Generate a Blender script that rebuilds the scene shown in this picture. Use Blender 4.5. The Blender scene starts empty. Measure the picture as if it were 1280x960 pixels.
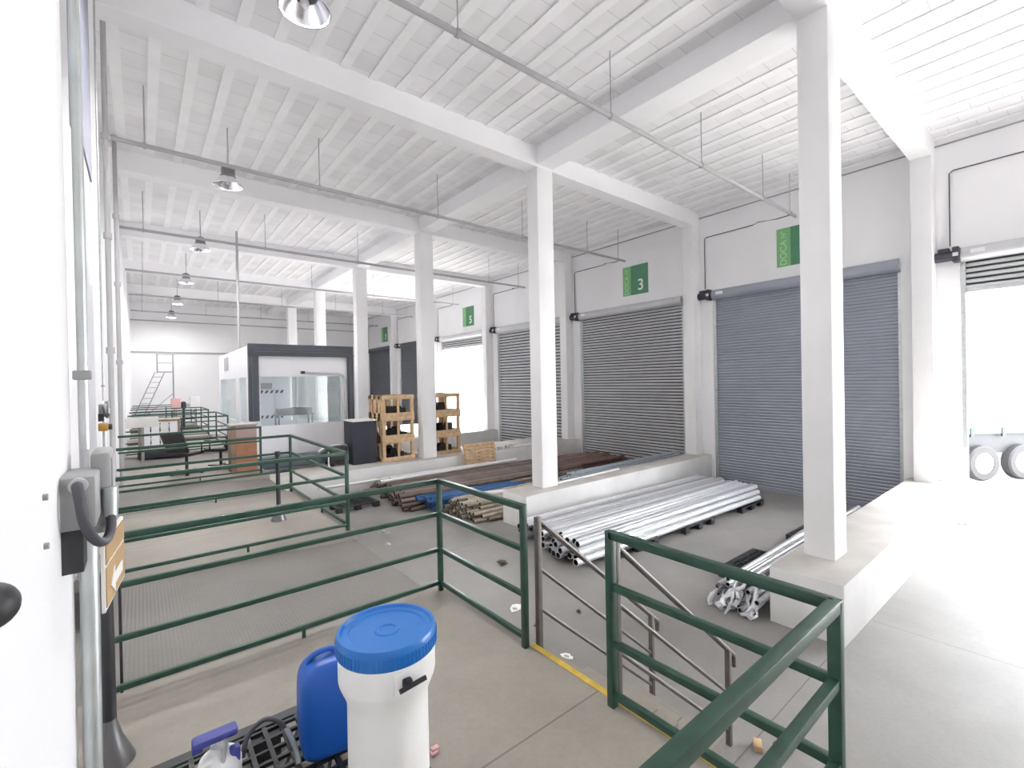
import bpy, bmesh, math, random
from mathutils import Vector, Matrix
random.seed(7)
S = bpy.context.scene
COL = S.collection
PI = math.pi

# ------------------------------------------------------------------ camera
cd = bpy.data.cameras.new('camera'); cam = bpy.data.objects.new('camera', cd); COL.objects.link(cam)
Rm = Matrix(((0.7774952, 0.01861608, -0.62861328),
             (-0.62860973, -0.00677381, -0.77769141),
             (-0.01873568, 0.99980376, 0.00643564)))
cam.matrix_world = Matrix.Translation((0, 0, 1.9)) @ Rm.to_4x4()
cd.sensor_width = 36; cd.lens = 574.04 * 36 / 1280; cd.clip_start = 0.02; cd.clip_end = 400
S.camera = cam
# ------------------------------------------------------------------ light
S.view_settings.view_transform = 'Standard'; S.view_settings.look = 'None'
S.view_settings.gamma = 1; S.view_settings.exposure = 1.92
S.view_settings.use_curve_mapping = False
w = bpy.data.worlds.new('sky'); S.world = w; w.use_nodes = True
bg = w.node_tree.nodes['Background']; bg.inputs[0].default_value = (0.955, 0.96, 1.0, 1); bg.inputs[1].default_value = 6.5
sl = bpy.data.lights.new('sun', 'SUN'); sl.energy = 9.5; sl.angle = 0.09; sl.color = (1, .97, .93)
so = bpy.data.objects.new('sun', sl); COL.objects.link(so)
so.rotation_euler = (Vector((-.62, .25, -1.0))).to_track_quat('-Z', 'Y').to_euler()
S.cycles.max_bounces = 14; S.cycles.diffuse_bounces = 10; S.cycles.glossy_bounces = 4
S.cycles.transmission_bounces = 6; S.cycles.transparent_max_bounces = 8
S.cycles.use_denoising = True; S.cycles.sample_clamp_indirect = 12
S.cycles.caustics_reflective = False; S.cycles.caustics_refractive = False

# ------------------------------------------------------------------ materials
def new_mat(name):
    m = bpy.data.materials.new(name); m.use_nodes = True
    return m, m.node_tree, m.node_tree.nodes['Principled BSDF']
def mat(name, c, rough=.6, metal=0, noise=.06, scale=3.0, bump=0, bscale=40, trans=0, spec=.5, rnd=0):
    m, t, b = new_mat(name)
    b.inputs['Roughness'].default_value = rough; b.inputs['Metallic'].default_value = metal
    b.inputs['Specular IOR Level'].default_value = spec
    if trans: b.inputs['Transmission Weight'].default_value = trans
    tc = t.nodes.new('ShaderNodeTexCoord')
    n = t.nodes.new('ShaderNodeTexNoise'); n.inputs['Scale'].default_value = scale; n.inputs['Detail'].default_value = 5
    t.links.new(tc.outputs['Object'], n.inputs['Vector'])
    r = t.nodes.new('ShaderNodeMapRange'); r.inputs[1].default_value = .3; r.inputs[2].default_value = .7
    r.inputs[3].default_value = 1 - noise; r.inputs[4].default_value = 1 + noise
    t.links.new(n.outputs['Fac'], r.inputs[0])
    mx = t.nodes.new('ShaderNodeVectorMath'); mx.operation = 'SCALE'; mx.inputs[0].default_value = c
    if rnd:
        oi = t.nodes.new('ShaderNodeObjectInfo'); r2_ = t.nodes.new('ShaderNodeMapRange'); r2_.inputs[3].default_value = 1 - rnd; r2_.inputs[4].default_value = 1 + rnd * .5
        t.links.new(oi.outputs['Random'], r2_.inputs[0]); mu = t.nodes.new('ShaderNodeMath'); mu.operation = 'MULTIPLY'
        t.links.new(r.outputs[0], mu.inputs[0]); t.links.new(r2_.outputs[0], mu.inputs[1]); t.links.new(mu.outputs[0], mx.inputs['Scale'])
    else: t.links.new(r.outputs[0], mx.inputs['Scale'])
    t.links.new(mx.outputs[0], b.inputs['Base Color'])
    if bump:
        n2 = t.nodes.new('ShaderNodeTexNoise'); n2.inputs['Scale'].default_value = bscale
        t.links.new(tc.outputs['Object'], n2.inputs['Vector'])
        bp = t.nodes.new('ShaderNodeBump'); bp.inputs['Strength'].default_value = bump; bp.inputs['Distance'].default_value = .01
        t.links.new(n2.outputs['Fac'], bp.inputs['Height']); t.links.new(bp.outputs[0], b.inputs['Normal'])
    return m
M = {}
M['white'] = mat('white_paint', (.87, .868, .885), .75, noise=.025, scale=.8, bump=.12, bscale=25)
M['column'] = mat('column_paint', (.87, .87, .88), .7, noise=.03, scale=1.2, bump=.12, bscale=18)
M['beam'] = mat('beam_paint', (.87, .868, .885), .75, noise=.03, scale=1.0)
M['plinth'] = mat('plinth_paint', (.72, .72, .71), .75, noise=.09, scale=1.3, bump=.2, bscale=12)
M['plinthtop'] = mat('plinth_top_concrete', (.50, .48, .45), .8, noise=.12, scale=2)
M['green'] = mat('green_enamel', (.02, .064, .044), .38, noise=.22, scale=14)
M['handrail'] = mat('brown_grey_steel', (.15, .135, .125), .45, metal=.3, noise=.15, scale=8)
M['galv'] = mat('galvanised_steel', (.55, .58, .58), .38, metal=.75, noise=.1, scale=12)
M['duct'] = mat('grey_pipe_paint', (.42, .42, .43), .5, noise=.05)
M['darkpipe'] = mat('dark_conduit', (.09, .09, .1), .6)
M['motor'] = mat('motor_housing', (.045, .045, .06), .5, noise=.2, scale=20)
M['label'] = mat('white_sticker', (.85, .85, .88), .5)
M['black'] = mat('black_plastic', (.028, .029, .033), .5, noise=.15, scale=12)
M['navy'] = mat('dark_navy_panel', (.022, .026, .04), .6)
M['blue_lid'] = mat('blue_lid_plastic', (.015, .17, .55), .32, noise=.05, scale=10)
M['blue'] = mat('blue_jerrycan_plastic', (.012, .10, .45), .38, noise=.06, scale=6)
M['violet'] = mat('violet_blue_plastic', (.06, .07, .33), .45)
M['drum'] = mat('white_drum_plastic', (.90, .90, .88), .42, noise=.02, scale=4)
M['yellow'] = mat('yellow_line_paint', (.62, .42, .06), .6, noise=.18, scale=9)
M['wood'] = mat('pine_wood', (.60, .42, .25), .7, noise=.2, scale=9)
M['wood_red'] = mat('reddish_wood', (.38, .17, .09), .6, noise=.12, scale=6)
M['wood_side'] = mat('brown_side_board', (.27, .19, .13), .6, noise=.1, scale=6)
M['pinkboard'] = mat('dull_pink_board', (.42, .28, .26), .6)
M['silver'] = mat('silver_aluminium', (.62, .63, .66), .3, metal=.3, noise=.1, scale=7, rnd=.45)
M['brown_tube'] = mat('rusty_brown_tube', (.23, .18, .155), .55, metal=.2, noise=.25, scale=5, rnd=.45)
M['red_tube'] = mat('red_brown_tube', (.17, .095, .08), .6, noise=.2, scale=5, rnd=.5)
M['beige_tube'] = mat('dusty_beige_tube', (.42, .37, .30), .6, noise=.25, scale=6, rnd=.4)
M['blue_tube'] = mat('blue_tube', (.03, .12, .32), .45, noise=.2, scale=6, rnd=.3)
M['white_tube'] = mat('white_tube', (.8, .8, .8), .4)
M['grey_tube'] = mat('blue_grey_tube', (.30, .34, .38), .4, metal=.4, noise=.15, scale=8, rnd=.5)
M['hole'] = mat('dark_inside', (.03, .028, .028), .8)
M['frame'] = mat('slate_frame', (.075, .08, .105), .5, noise=.06)
M['booth'] = mat('booth_panel', (.86, .86, .90), .5, noise=.015)
M['slate'] = mat('slate_blue_steel', (.10, .125, .15), .5, noise=.1)
M['greybox'] = mat('grey_enclosure', (.33, .335, .34), .5, noise=.06, scale=12)
M['hose'] = mat('flexible_hose', (.07, .07, .085), .45)
M['card'] = mat('cardboard', (.46, .31, .16), .75, noise=.1)
M['paper'] = mat('white_paper', (.8, .8, .78), .7)
M['pink'] = mat('pink_plastic', (.75, .45, .45), .6)
M['tyre'] = mat('tyre_rubber', (.016, .016, .018), .7)
M['mint'] = mat('mint_green_body', (.03, .11, .065), .4)
M['chassis'] = mat('grey_chassis', (.014, .016, .02), .6)
M['amber'] = mat('pale_amber', (.75, .62, .2), .5)
M['curtaintarp'] = mat('blue_grey_tarp', (.28, .29, .36), .6)
M['jambgrey'] = mat('jamb_grey', (.55, .55, .60), .5)
M['amberdark'] = mat('amber_housing', (.45, .25, .05), .5)
M['leaf'] = mat('dry_leaf', (.10, .075, .05), .8)
M['ring'] = mat('dark_lamp_housing', (.20, .20, .205), .4, metal=.6)
M['sgreen'] = mat('sign_dark_green', (.085, .26, .145), .5, noise=.02)
M['slight'] = mat('sign_light_green', (.20, .48, .20), .5, noise=.02)
M['stext'] = mat('sign_lettering', (.82, .86, .82), .5)
M['stext2'] = mat('sign_small_lettering', (.42, .66, .42), .5)
m, t, b = new_mat('lamp_aluminium'); b.inputs['Base Color'].default_value = (.8, .8, .82, 1); b.inputs['Metallic'].default_value = 1; b.inputs['Roughness'].default_value = .22; M['lampmetal'] = m
m, t, b = new_mat('clear_glass'); tr = t.nodes.new('ShaderNodeBsdfTransparent'); tr.inputs[0].default_value = (.93, .96, .96, 1)
gl = t.nodes.new('ShaderNodeBsdfGlossy'); gl.inputs['Roughness'].default_value = .02; 
ms = t.nodes.new('ShaderNodeMixShader'); ms.inputs[0].default_value = .07; t.links.new(tr.outputs[0], ms.inputs[1]); t.links.new(gl.outputs[0], ms.inputs[2])
t.links.new(ms.outputs[0], t.nodes['Material Output'].inputs['Surface']); M['glass'] = m
m, t, b = new_mat('clear_tube'); b.inputs['Base Color'].default_value = (.8, .85, .88, 1); b.inputs['Roughness'].default_value = .1
b.inputs['Transmission Weight'].default_value = .6; M['cleartube'] = m

def concrete(name, base, dark, joints=None, scale=.55, rough=.55, ribs=False):
    m, t, b = new_mat(name); N = t.nodes; L = t.links
    tc = N.new('ShaderNodeTexCoord')
    n1 = N.new('ShaderNodeTexNoise'); n1.inputs['Scale'].default_value = scale; n1.inputs['Detail'].default_value = 8; n1.inputs['Roughness'].default_value = .62
    L.new(tc.outputs['Object'], n1.inputs['Vector'])
    cr = N.new('ShaderNodeValToRGB'); cr.color_ramp.elements[0].position = .32; cr.color_ramp.elements[1].position = .68
    cr.color_ramp.elements[0].color = (*dark, 1); cr.color_ramp.elements[1].color = (*base, 1)
    L.new(n1.outputs['Fac'], cr.inputs[0])
    n2 = N.new('ShaderNodeTexNoise'); n2.inputs['Scale'].default_value = 28; n2.inputs['Detail'].default_value = 3
    L.new(tc.outputs['Object'], n2.inputs['Vector'])
    r = N.new('ShaderNodeMapRange'); r.inputs[3].default_value = .9; r.inputs[4].default_value = 1.1
    L.new(n2.outputs['Fac'], r.inputs[0])
    mx = N.new('ShaderNodeVectorMath'); mx.operation = 'SCALE'
    L.new(cr.outputs[0], mx.inputs[0]); L.new(r.outputs[0], mx.inputs['Scale'])
    out = mx.outputs[0]
    if joints:
        br = N.new('ShaderNodeTexBrick'); br.offset = 0
        br.inputs['Color1'].default_value = (1, 1, 1, 1); br.inputs['Color2'].default_value = (1, 1, 1, 1); br.inputs['Mortar'].default_value = (.62, .6, .58, 1)
        br.inputs['Scale'].default_value = 1; br.inputs['Brick Width'].default_value = joints[0]; br.inputs['Row Height'].default_value = joints[1]
        br.inputs['Mortar Size'].default_value = .007; br.inputs['Mortar Smooth'].default_value = .3
        mp = N.new('ShaderNodeMapping'); mp.inputs['Location'].default_value = (joints[2], joints[3], 0)
        L.new(tc.outputs['Object'], mp.inputs['Vector']); L.new(mp.outputs[0], br.inputs['Vector'])
        m2 = N.new('ShaderNodeVectorMath'); m2.operation = 'MULTIPLY'
        L.new(out, m2.inputs[0]); L.new(br.outputs['Color'], m2.inputs[1]); out = m2.outputs[0]
    L.new(out, b.inputs['Base Color'])
    b.inputs['Roughness'].default_value = rough
    if ribs:
        wv = N.new('ShaderNodeTexWave'); wv.inputs['Scale'].default_value = 12; wv.bands_direction = 'X'
        L.new(tc.outputs['Object'], wv.inputs['Vector'])
        bp = N.new('ShaderNodeBump'); bp.inputs['Strength'].default_value = .22; bp.inputs['Distance'].default_value = .006
        L.new(wv.outputs['Fac'], bp.inputs['Height']); L.new(bp.outputs[0], b.inputs['Normal'])
    return m
M['floor'] = concrete('floor_concrete', (.30, .288, .276), (.21, .203, .194), (6.75, 5.2, 0, -1.65))
M['platform'] = concrete('platform_concrete', (.335, .303, .264), (.25, .226, .197), (50, 2.6, 20, -1.86), scale=1.1)
M['ramp'] = concrete('ramp_concrete', (.205, .19, .178), (.16, .149, .14), None, scale=.8, ribs=True)
M['yard'] = concrete('yard_concrete', (.46, .45, .43), (.40, .39, .37))

# ceiling blocks: painted clay infill blocks between joists
m, t, b = new_mat('ceiling_blocks'); N = t.nodes; L = t.links
tc = N.new('ShaderNodeTexCoord'); sp = N.new('ShaderNodeSeparateXYZ'); cb = N.new('ShaderNodeCombineXYZ')
L.new(tc.outputs['Object'], sp.inputs[0]); L.new(sp.outputs['Y'], cb.inputs[0])
ad = N.new('ShaderNodeMath'); ad.operation = 'ADD'; ad.inputs[1].default_value = -.245 + .455 * 40
L.new(sp.outputs['X'], ad.inputs[0]); L.new(ad.outputs[0], cb.inputs[1])
br = N.new('ShaderNodeTexBrick'); br.offset = .5; br.inputs['Scale'].default_value = 1
br.inputs['Color1'].default_value = (.86, .855, .87, 1); br.inputs['Color2'].default_value = (.79, .785, .80, 1); br.inputs['Mortar'].default_value = (.62, .61, .62, 1)
br.inputs['Brick Width'].default_value = .41; br.inputs['Row Height'].default_value = .455; br.inputs['Mortar Size'].default_value = .005
br.inputs['Bias'].default_value = -.1
L.new(cb.outputs[0], br.inputs['Vector'])
nn = N.new('ShaderNodeTexNoise'); nn.inputs['Scale'].default_value = 1.3; nn.inputs['Detail'].default_value = 6; L.new(tc.outputs['Object'], nn.inputs['Vector'])
mr = N.new('ShaderNodeMapRange'); mr.inputs[1].default_value = .3; mr.inputs[2].default_value = .7; mr.inputs[3].default_value = .93; mr.inputs[4].default_value = 1.05
L.new(nn.outputs['Fac'], mr.inputs[0]); sc_ = N.new('ShaderNodeVectorMath'); sc_.operation = 'SCALE'
L.new(br.outputs['Color'], sc_.inputs[0]); L.new(mr.outputs[0], sc_.inputs['Scale']); L.new(sc_.outputs[0], b.inputs['Base Color']); b.inputs['Roughness'].default_value = .8
M['blocks'] = m
M['joist'] = mat('joist_paint', (.89, .89, .90), .75, noise=.03)
M['slatA'] = mat('blue_grey_slats', (.34, .37, .43), .5, metal=.2, noise=.05, scale=2)
M['slatB'] = mat('grey_galvanised_slats', (.58, .59, .61), .4, metal=.2, noise=.06, scale=2)
M['groove'] = mat('dark_slat_joint', (.05, .055, .065), .7)
M['grooveA'] = mat('slat_joint', (.20, .22, .26), .7)
M['slatC'] = mat('slate_slats', (.14, .15, .18), .5, metal=.2, noise=.05, scale=2)

# ------------------------------------------------------------------ mesh helpers
class MB:
    def __init__(s): s.bm = bmesh.new(); s.mi = 0
    def _tag(s, fs, smooth=False):
        for f in fs: f.material_index = s.mi; f.smooth = smooth
    def box(s, x0, x1, y0, y1, z0, z1, bev=0, mtx=None):
        r = bmesh.ops.create_cube(s.bm, size=1)
        vs = r['verts']
        T = Matrix.Translation(((x0 + x1) / 2, (y0 + y1) / 2, (z0 + z1) / 2)) @ Matrix.Diagonal((abs(x1 - x0), abs(y1 - y0), abs(z1 - z0), 1))
        if mtx: T = mtx @ T
        bmesh.ops.transform(s.bm, matrix=T, verts=vs)
        fs = list({f for v in vs for f in v.link_faces}); s._tag(fs)
        if bev:
            es = list({e for v in vs for e in v.link_edges})
            rr = bmesh.ops.bevel(s.bm, geom=es, offset=bev, segments=2, affect='EDGES', profile=.5)
            s._tag(rr['faces'])
        return s
    def tube(s, a, b_, r, n=12, r2=None, caps=True, square=False, hollow=0):
        a = Vector(a); b_ = Vector(b_); d = b_ - a; q = d.to_track_quat('Z', 'Y') if d.length > 1e-6 else None
        r2 = r if r2 is None else r2
        if square: n = 4; off = PI / 4; k = math.sqrt(2)
        else: off = 0; k = 1
        def ring(c, rad): return [s.bm.verts.new(c + q @ Vector((math.cos(off + 2 * PI * i / n) * rad * k, math.sin(off + 2 * PI * i / n) * rad * k, 0))) for i in range(n)]
        A = ring(a, r); B = ring(b_, r2); fs = []
        for i in range(n):
            j = (i + 1) % n; fs.append(s.bm.faces.new((A[i], A[j], B[j], B[i])))
        s._tag(fs, not square)
        if hollow:
            u = d.normalized(); old = s.mi
            for R0, c, sg in ((A, a, 1), (B, b_, -1)):
                I = ring(c, r * hollow); J = ring(c + u * sg * .12, r * hollow); f2 = []; f3 = []
                for i in range(n):
                    j = (i + 1) % n
                    f2.append(s.bm.faces.new((R0[i], I[i], I[j], R0[j]) if sg > 0 else (R0[i], R0[j], I[j], I[i])))
                    f3.append(s.bm.faces.new((I[i], J[i], J[j], I[j])))
                f3.append(s.bm.faces.new(J))
                s._tag(f2); s.mi = 1; s._tag(f3); s.mi = old
        elif caps:
            s._tag([s.bm.faces.new(A[::-1]), s.bm.faces.new(B)])
        return s
    def path(s, pts, r, n=10):
        P = [Vector(p) for p in pts]; rings = []
        if n >= 10 and len(P) > 2:
            Q = []
            for i in range(len(P) - 1):
                p0 = P[max(i - 1, 0)]; p1 = P[i]; p2 = P[i + 1]; p3 = P[min(i + 2, len(P) - 1)]
                for j in range(5):
                    u = j / 5; Q.append(.5 * ((2 * p1) + (p2 - p0) * u + (2 * p0 - 5 * p1 + 4 * p2 - p3) * u * u + (3 * p1 - p0 - 3 * p2 + p3) * u ** 3))
            P = Q + [P[-1]]
        for i, p in enumerate(P):
            d = (P[min(i + 1, len(P) - 1)] - P[max(i - 1, 0)]).normalized(); q = d.to_track_quat('Z', 'Y')
            rings.append([s.bm.verts.new(p + q @ Vector((math.cos(2 * PI * k / n) * r, math.sin(2 * PI * k / n) * r, 0))) for k in range(n)])
        fs = []
        for A, B in zip(rings, rings[1:]):
            # match closest start to avoid twist
            o = min(range(n), key=lambda o: (A[0].co - B[o].co).length)
            for k in range(n):
                fs.append(s.bm.faces.new((A[k], A[(k + 1) % n], B[(k + 1 + o) % n], B[(k + o) % n])))
            B[:] = B[o:] + B[:o]
        fs += [s.bm.faces.new(rings[0][::-1]), s.bm.faces.new(rings[-1])]
        s._tag(fs, True); return s
    def lathe(s, prof, c=(0, 0, 0), n=32, caps=True):
        c = Vector(c); rings = []
        for r, z in prof:
            rings.append([s.bm.verts.new(c + Vector((math.cos(2 * PI * k / n) * r, math.sin(2 * PI * k / n) * r, z))) for k in range(n)])
        fs = []
        for A, B in zip(rings, rings[1:]):
            for k in range(n): fs.append(s.bm.faces.new((A[k], A[(k + 1) % n], B[(k + 1) % n], B[k])))
        s._tag(fs, True)
        if caps: s._tag([s.bm.faces.new(rings[0][::-1]), s.bm.faces.new(rings[-1])])
        return s
    def prism(s, poly, axis, a, b_):
        def mk(p, v):
            if axis == 'x': return (v, p[0], p[1])
            if axis == 'y': return (p[0], v, p[1])
            return (p[0], p[1], v)
        A = [s.bm.verts.new(mk(p, a)) for p in poly]; B = [s.bm.verts.new(mk(p, b_)) for p in poly]; n = len(poly)
        fs = [s.bm.faces.new(A[::-1]), s.bm.faces.new(B)]
        for i in range(n): fs.append(s.bm.faces.new((A[i], A[(i + 1) % n], B[(i + 1) % n], B[i])))
        s._tag(fs); return s
    def build(s, name, mats, parent=None, fix=True):
        if fix: bmesh.ops.recalc_face_normals(s.bm, faces=s.bm.faces)
        me = bpy.data.meshes.new(name); s.bm.to_mesh(me); s.bm.free()
        me.set_sharp_from_angle(angle=math.radians(38))
        for m_ in (mats if isinstance(mats, (list, tuple)) else [mats]): me.materials.append(M[m_] if isinstance(m_, str) else m_)
        o = bpy.data.objects.new(name, me); COL.objects.link(o)
        if parent: o.parent = parent
        return o
def tag(o, label, cat, group=None, kind=None):
    if label: o['label'] = label
    if cat: o['category'] = cat
    if group: o['group'] = group
    if kind: o['kind'] = kind
    return o
def struct(o, label=None):
    o['kind'] = 'structure'
    if label: o['label'] = label
    return o
def empty(name, loc=(0, 0, 0), rz=0):
    o = bpy.data.objects.new(name, None); COL.objects.link(o); o.location = loc; o.rotation_euler = (0, 0, rz); o.empty_display_size = .1
    return o
def dup(root, loc, rz=None, label=None, cat=None, group=None):
    r = root.copy(); COL.objects.link(r); r.location = loc
    if rz is not None: r.rotation_euler = (0, 0, rz)
    for ch in list(root.children):
        c = ch.copy(); COL.objects.link(c); c.parent = r
        for g in list(ch.children):
            d = g.copy(); COL.objects.link(d); d.parent = c
    if label: r['label'] = label
    if group: r['group'] = group
    return r

# ------------------------------------------------------------------ dimensions
BAY = 5.2; ZC = 6.78; ZB = 6.36; XW = 13.0
def fz(x): return -1.0 if x < 5 else -1.0 - .2 * (x - 5) / 8.0

# ------------------------------------------------------------------ floor
mb = MB()
Y0, Y1 = -8.6, 33.4
ys = [Y0, Y1]; xs = [-.9, 5, 13.3]
g = [[mb.bm.verts.new((x, y, fz(x))) for y in ys] for x in xs]
h = [[mb.bm.verts.new((x, y, -1.6)) for y in ys] for x in xs]
for i in range(2):
    mb.bm.faces.new((g[i][0], g[i + 1][0], g[i + 1][1], g[i][1])); mb.bm.faces.new((h[i][0], h[i][1], h[i + 1][1], h[i + 1][0]))
    mb.bm.faces.new((g[i][0], h[i][0], h[i + 1][0], g[i + 1][0])); mb.bm.faces.new((g[i][1], g[i + 1][1], h[i + 1][1], h[i][1]))
mb.bm.faces.new((g[0][0], g[0][1], h[0][1], h[0][0])); mb.bm.faces.new((g[2][0], h[2][0], h[2][1], g[2][1]))
struct(mb.build('floor', 'floor'))
struct(MB().box(13.3, 90, -60, 90, -1.6, -1.21).build('yard_ground', 'yard'), 'pale concrete yard outside the dock doors')

# raised platforms along the left wall, with ramps between them
PL = [(.52, 3.77)] + [(5.9 + BAY * k, 8.97 + BAY * k) for k in range(5)]
for a, b_ in PL:
    struct(MB().box(-.62, 2.15, a, b_, -1.03, 0).build('platform', 'platform'), 'raised grey concrete platform along the left wall')
PL0 = [(-2.0 - 0, .52)]
for k in range(5):
    a = PL[k][1]; b_ = PL[k + 1][0]
    mb = MB().prism([(-.62, -1.03), (2.12, -1.03), (2.12, -.11), (-.62, .0)], 'y', a, b_)
    struct(mb.build('dock_ramp', 'ramp'), 'ribbed dock ramp between two platforms')
struct(MB().box(-.62, .62, Y0, .52, -1.03, 0).build('platform', 'platform'), 'concrete walkway behind the near platform')
# yellow nosing
tag(MB().box(2.135, 2.18, .62, 2.50, -.05, .004).build('edge_strip', 'yellow'), 'worn yellow strip along the edge of the near platform at the stair', 'edge strip')
# steps
mb = MB()
for i in range(4):
    z = -.2 * (i + 1); mb.box(2.15, 2.15 + .3 * (i + 1), 1.70, 2.50, z - .2 - .02, z)
struct(mb.build('stair_steps', 'platform'), 'concrete steps from the near platform down to the floor')

# plinths (dock side walls) and deck
def plinth(x0, y0, y1, nm='plinth'):
    mb = MB(); mb.box(x0, XW - .02, y0, y1, -1.25, -.36, bev=.008); 
    o = mb.build(nm, 'plinth')
    for f in o.data.polygons:
        pass
    o.data.materials.append(M['plinthtop'])
    for f in o.data.polygons:
        if f.normal.z > .9 and f.center.z > -.4: f.material_index = 1
    return struct(o, 'low white concrete wall carrying a row column and a wall column')
for k in range(-2, 7):
    if k == 2: plinth(2.17, 12.0, 13.75, 'raised_deck')
    elif k == 6: continue
    else: plinth(5.8, 1.6 + BAY * k, 2.35 + BAY * k)

# walls
def wall(name, *b): return struct(MB().box(*b).build(name, 'white'))
mb = MB()
mb.box(-.9, -.62, 1.35, Y1, -1.6, ZC + .1)
for k in range(1, 6): mb.box(-.62, -.35, 1.88 + BAY * k, 2.22 + BAY * k, 0, ZB)
mb.box(-.9, -.12, Y0, 1.37, -1.6, ZC + .1)
struct(mb.build('wall_left', 'white'))
wall('wall_back', -.9, 13.3, Y1 - .1, Y1 + .2, -1.6, ZC + .1)
wall('wall_front', -.9, 13.3, Y0 - .2, Y0, -1.6, ZC + .1)
mb = MB()
ydoors = [(2.47 + BAY * k - .02, 6.72 + BAY * k) for k in range(-2, 6)]
ztop = 4.36
prev = Y0
for a, b_ in ydoors:
    mb.box(XW, 13.3, prev, a, -1.6, ZC); mb.box(XW, 13.3, a, b_, ztop, ZC); prev = b_
mb.box(XW, 13.3, prev, Y1, -1.6, ZC)
struct(mb.build('wall_right', 'white'))
struct(MB().box(XW - .03, XW, Y0, Y1 - .1, 6.60, 6.625).build('trim_1', 'greybox'), 'thin dark joint line high along the door wall')

# ceiling: blocks and joists in one mesh
mb = MB(); mb.box(-.9, 13.3, Y0 - .1, Y1 + .1, ZC, ZC + .2)
mb.mi = 1
x = .245 - .455 * 2
while x < 13.1:
    mb.box(x - .07, x + .07, Y0, Y1, ZC - .022, ZC + .01); x += .455
struct(mb.build('ceiling', ['blocks', 'joist']))
# beams
for k in range(-1, 7):
    y = 2.05 + BAY * k
    if k == 6: continue
    mb = MB().box(-.62, XW, y - .17, y + .17, ZB, ZC)
    struct(mb.build('cross_beam', 'beam'), 'white concrete beam running from the left wall to the door wall')
struct(MB().box(6.5, 6.95, Y0, Y1, ZB + .05, ZC).build('long_beam', 'beam'), 'white concrete beam along the row of free columns')
# columns
for k in range(-1, 6):
    y = 2.05 + BAY * k
    struct(MB().box(6.5, 6.95, y - .17, y + .17, -.37, ZB + .01, bev=.02).build('column', 'column'), 'free standing white column on a plinth')
for k in range(-1, 7):
    y = 2.05 + BAY * k
    if k == 6: y -= .2
    struct(MB().box(12.62, XW, y - .17, y + .17, -.37, ZB + .01, bev=.015).build('wall_column', 'column'), 'white column standing against the door wall')

# ------------------------------------------------------------------ roller doors
def roller_door(n, k, zbot, smat, pitch=.078, amp=.018, desc=''):
    a, b_ = ydoors[k + 2]
    root = empty('door_%d' % n, (13.1, (a + b_) / 2, fz(13)))
    root['kind'] = 'structure'; root['label'] = desc
    O = Vector(root.location)
    zt = ztop - .02; mb = MB(); prof = []
    z = zbot
    while z < zt - .01:
        prof += [(-.01, z), (-.01 - amp, z + pitch * .22), (-.01 - amp, z + pitch * .55), (-.01, z + pitch * (.68 if smat == 'slatB' else .84))]
        z += pitch
    prof.append((-.01, z))
    hw = (b_ - a) / 2 - .07
    A = [mb.bm.verts.new((p[0], -hw, p[1] - O.z)) for p in prof]; B = [mb.bm.verts.new((p[0], hw, p[1] - O.z)) for p in prof]
    A2 = [mb.bm.verts.new((p[0] + .012, -hw, p[1] - O.z)) for p in prof]; B2 = [mb.bm.verts.new((p[0] + .012, hw, p[1] - O.z)) for p in prof]
    for i in range(len(prof) - 1):
        f_ = mb.bm.faces.new((A[i], A[i + 1], B[i + 1], B[i])); f_.material_index = 1 if i % 4 == 3 else 0; mb.bm.faces.new((A2[i], B2[i], B2[i + 1], A2[i + 1]))
    cu = mb.build('slat_curtain', [smat, 'groove' if smat == 'slatB' else 'grooveA'], root, fix=False)
    MB().box(-.03, .03, -hw, hw, zbot - .07 - O.z, zbot - O.z + .005).build('bottom_bar', smat, root)
    hb = -.15 - 0
    MB().tube((-.09, -hw - .05, zt - O.z - .05), (-.09, hw + .05, zt - O.z - .05), .145, n=24).build('roller_barrel', smat, root)
    for s_ in (-1, 1):
        MB().box(-.06, .06, s_ * (hw + .035) - .04, s_ * (hw + .035) + .035, (0 if True else 0) + .0, zt - O.z - .12).build('guide_rail', 'galv', root)
    # motor beside the barrel, on the far jamb
    mo = MB(); yc = hw + .26
    mo.tube((-.2, yc - .12, zt - O.z - .06), (-.2, yc + .18, zt - O.z - .06), .10, n=18)
    mo.box(-.32, -.08, yc - .2, yc - .1, zt - O.z - .2, zt - O.z + .1, bev=.015)
    mo.box(-.28, -.06, yc - .05, yc + .12, zt - O.z + .02, zt - O.z + .1, bev=.01)
    mo = mo.build('motor', 'motor', root)
    MB().box(-.335, -.321, yc - .19, yc - .11, zt - O.z - .09, zt - O.z - .02).build('motor_label', 'label', mo)
    MB().box(-.25, -.238, hw - .1, hw - .3, zt - O.z - .07, zt - O.z + .01).build('sticker', 'label', root)
    return root
roller_door(2, 0, fz(13) + .07, 'slatA', desc='closed blue grey roller shutter behind the nearest free column, under the sign reading 2')
roller_door(3, 1, fz(13) + .07, 'slatB', pitch=.10, amp=.028, desc='closed grey roller shutter with coarse shiny slats under the sign reading 3')
roller_door(4, 2, fz(13) + .07, 'slatB', pitch=.13, amp=.04, desc='closed grey roller shutter partly hidden by the second free column')
roller_door(5, 3, 3.75, 'slatB', pitch=.11, amp=.03, desc='raised roller shutter over the bright opening under the sign reading 5')
roller_door(6, 4, fz(13) + .07, 'slatC', desc='closed slate roller shutter behind the stacked wooden crates')
roller_door(7, 5, fz(13) + .07, 'slatC', desc='closed slate roller shutter farthest along the door wall')
roller_door(1, -1, 3.6, 'slatB', pitch=.11, amp=.03, desc='raised roller shutter over the bright opening with the truck outside')
roller_door(8, -2, 1.2, 'slatB', pitch=.11, amp=.03, desc='unseen roller shutter beside the camera, part raised to add extra daylight')  # out of view; opening height set to let extra light into the hall

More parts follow.
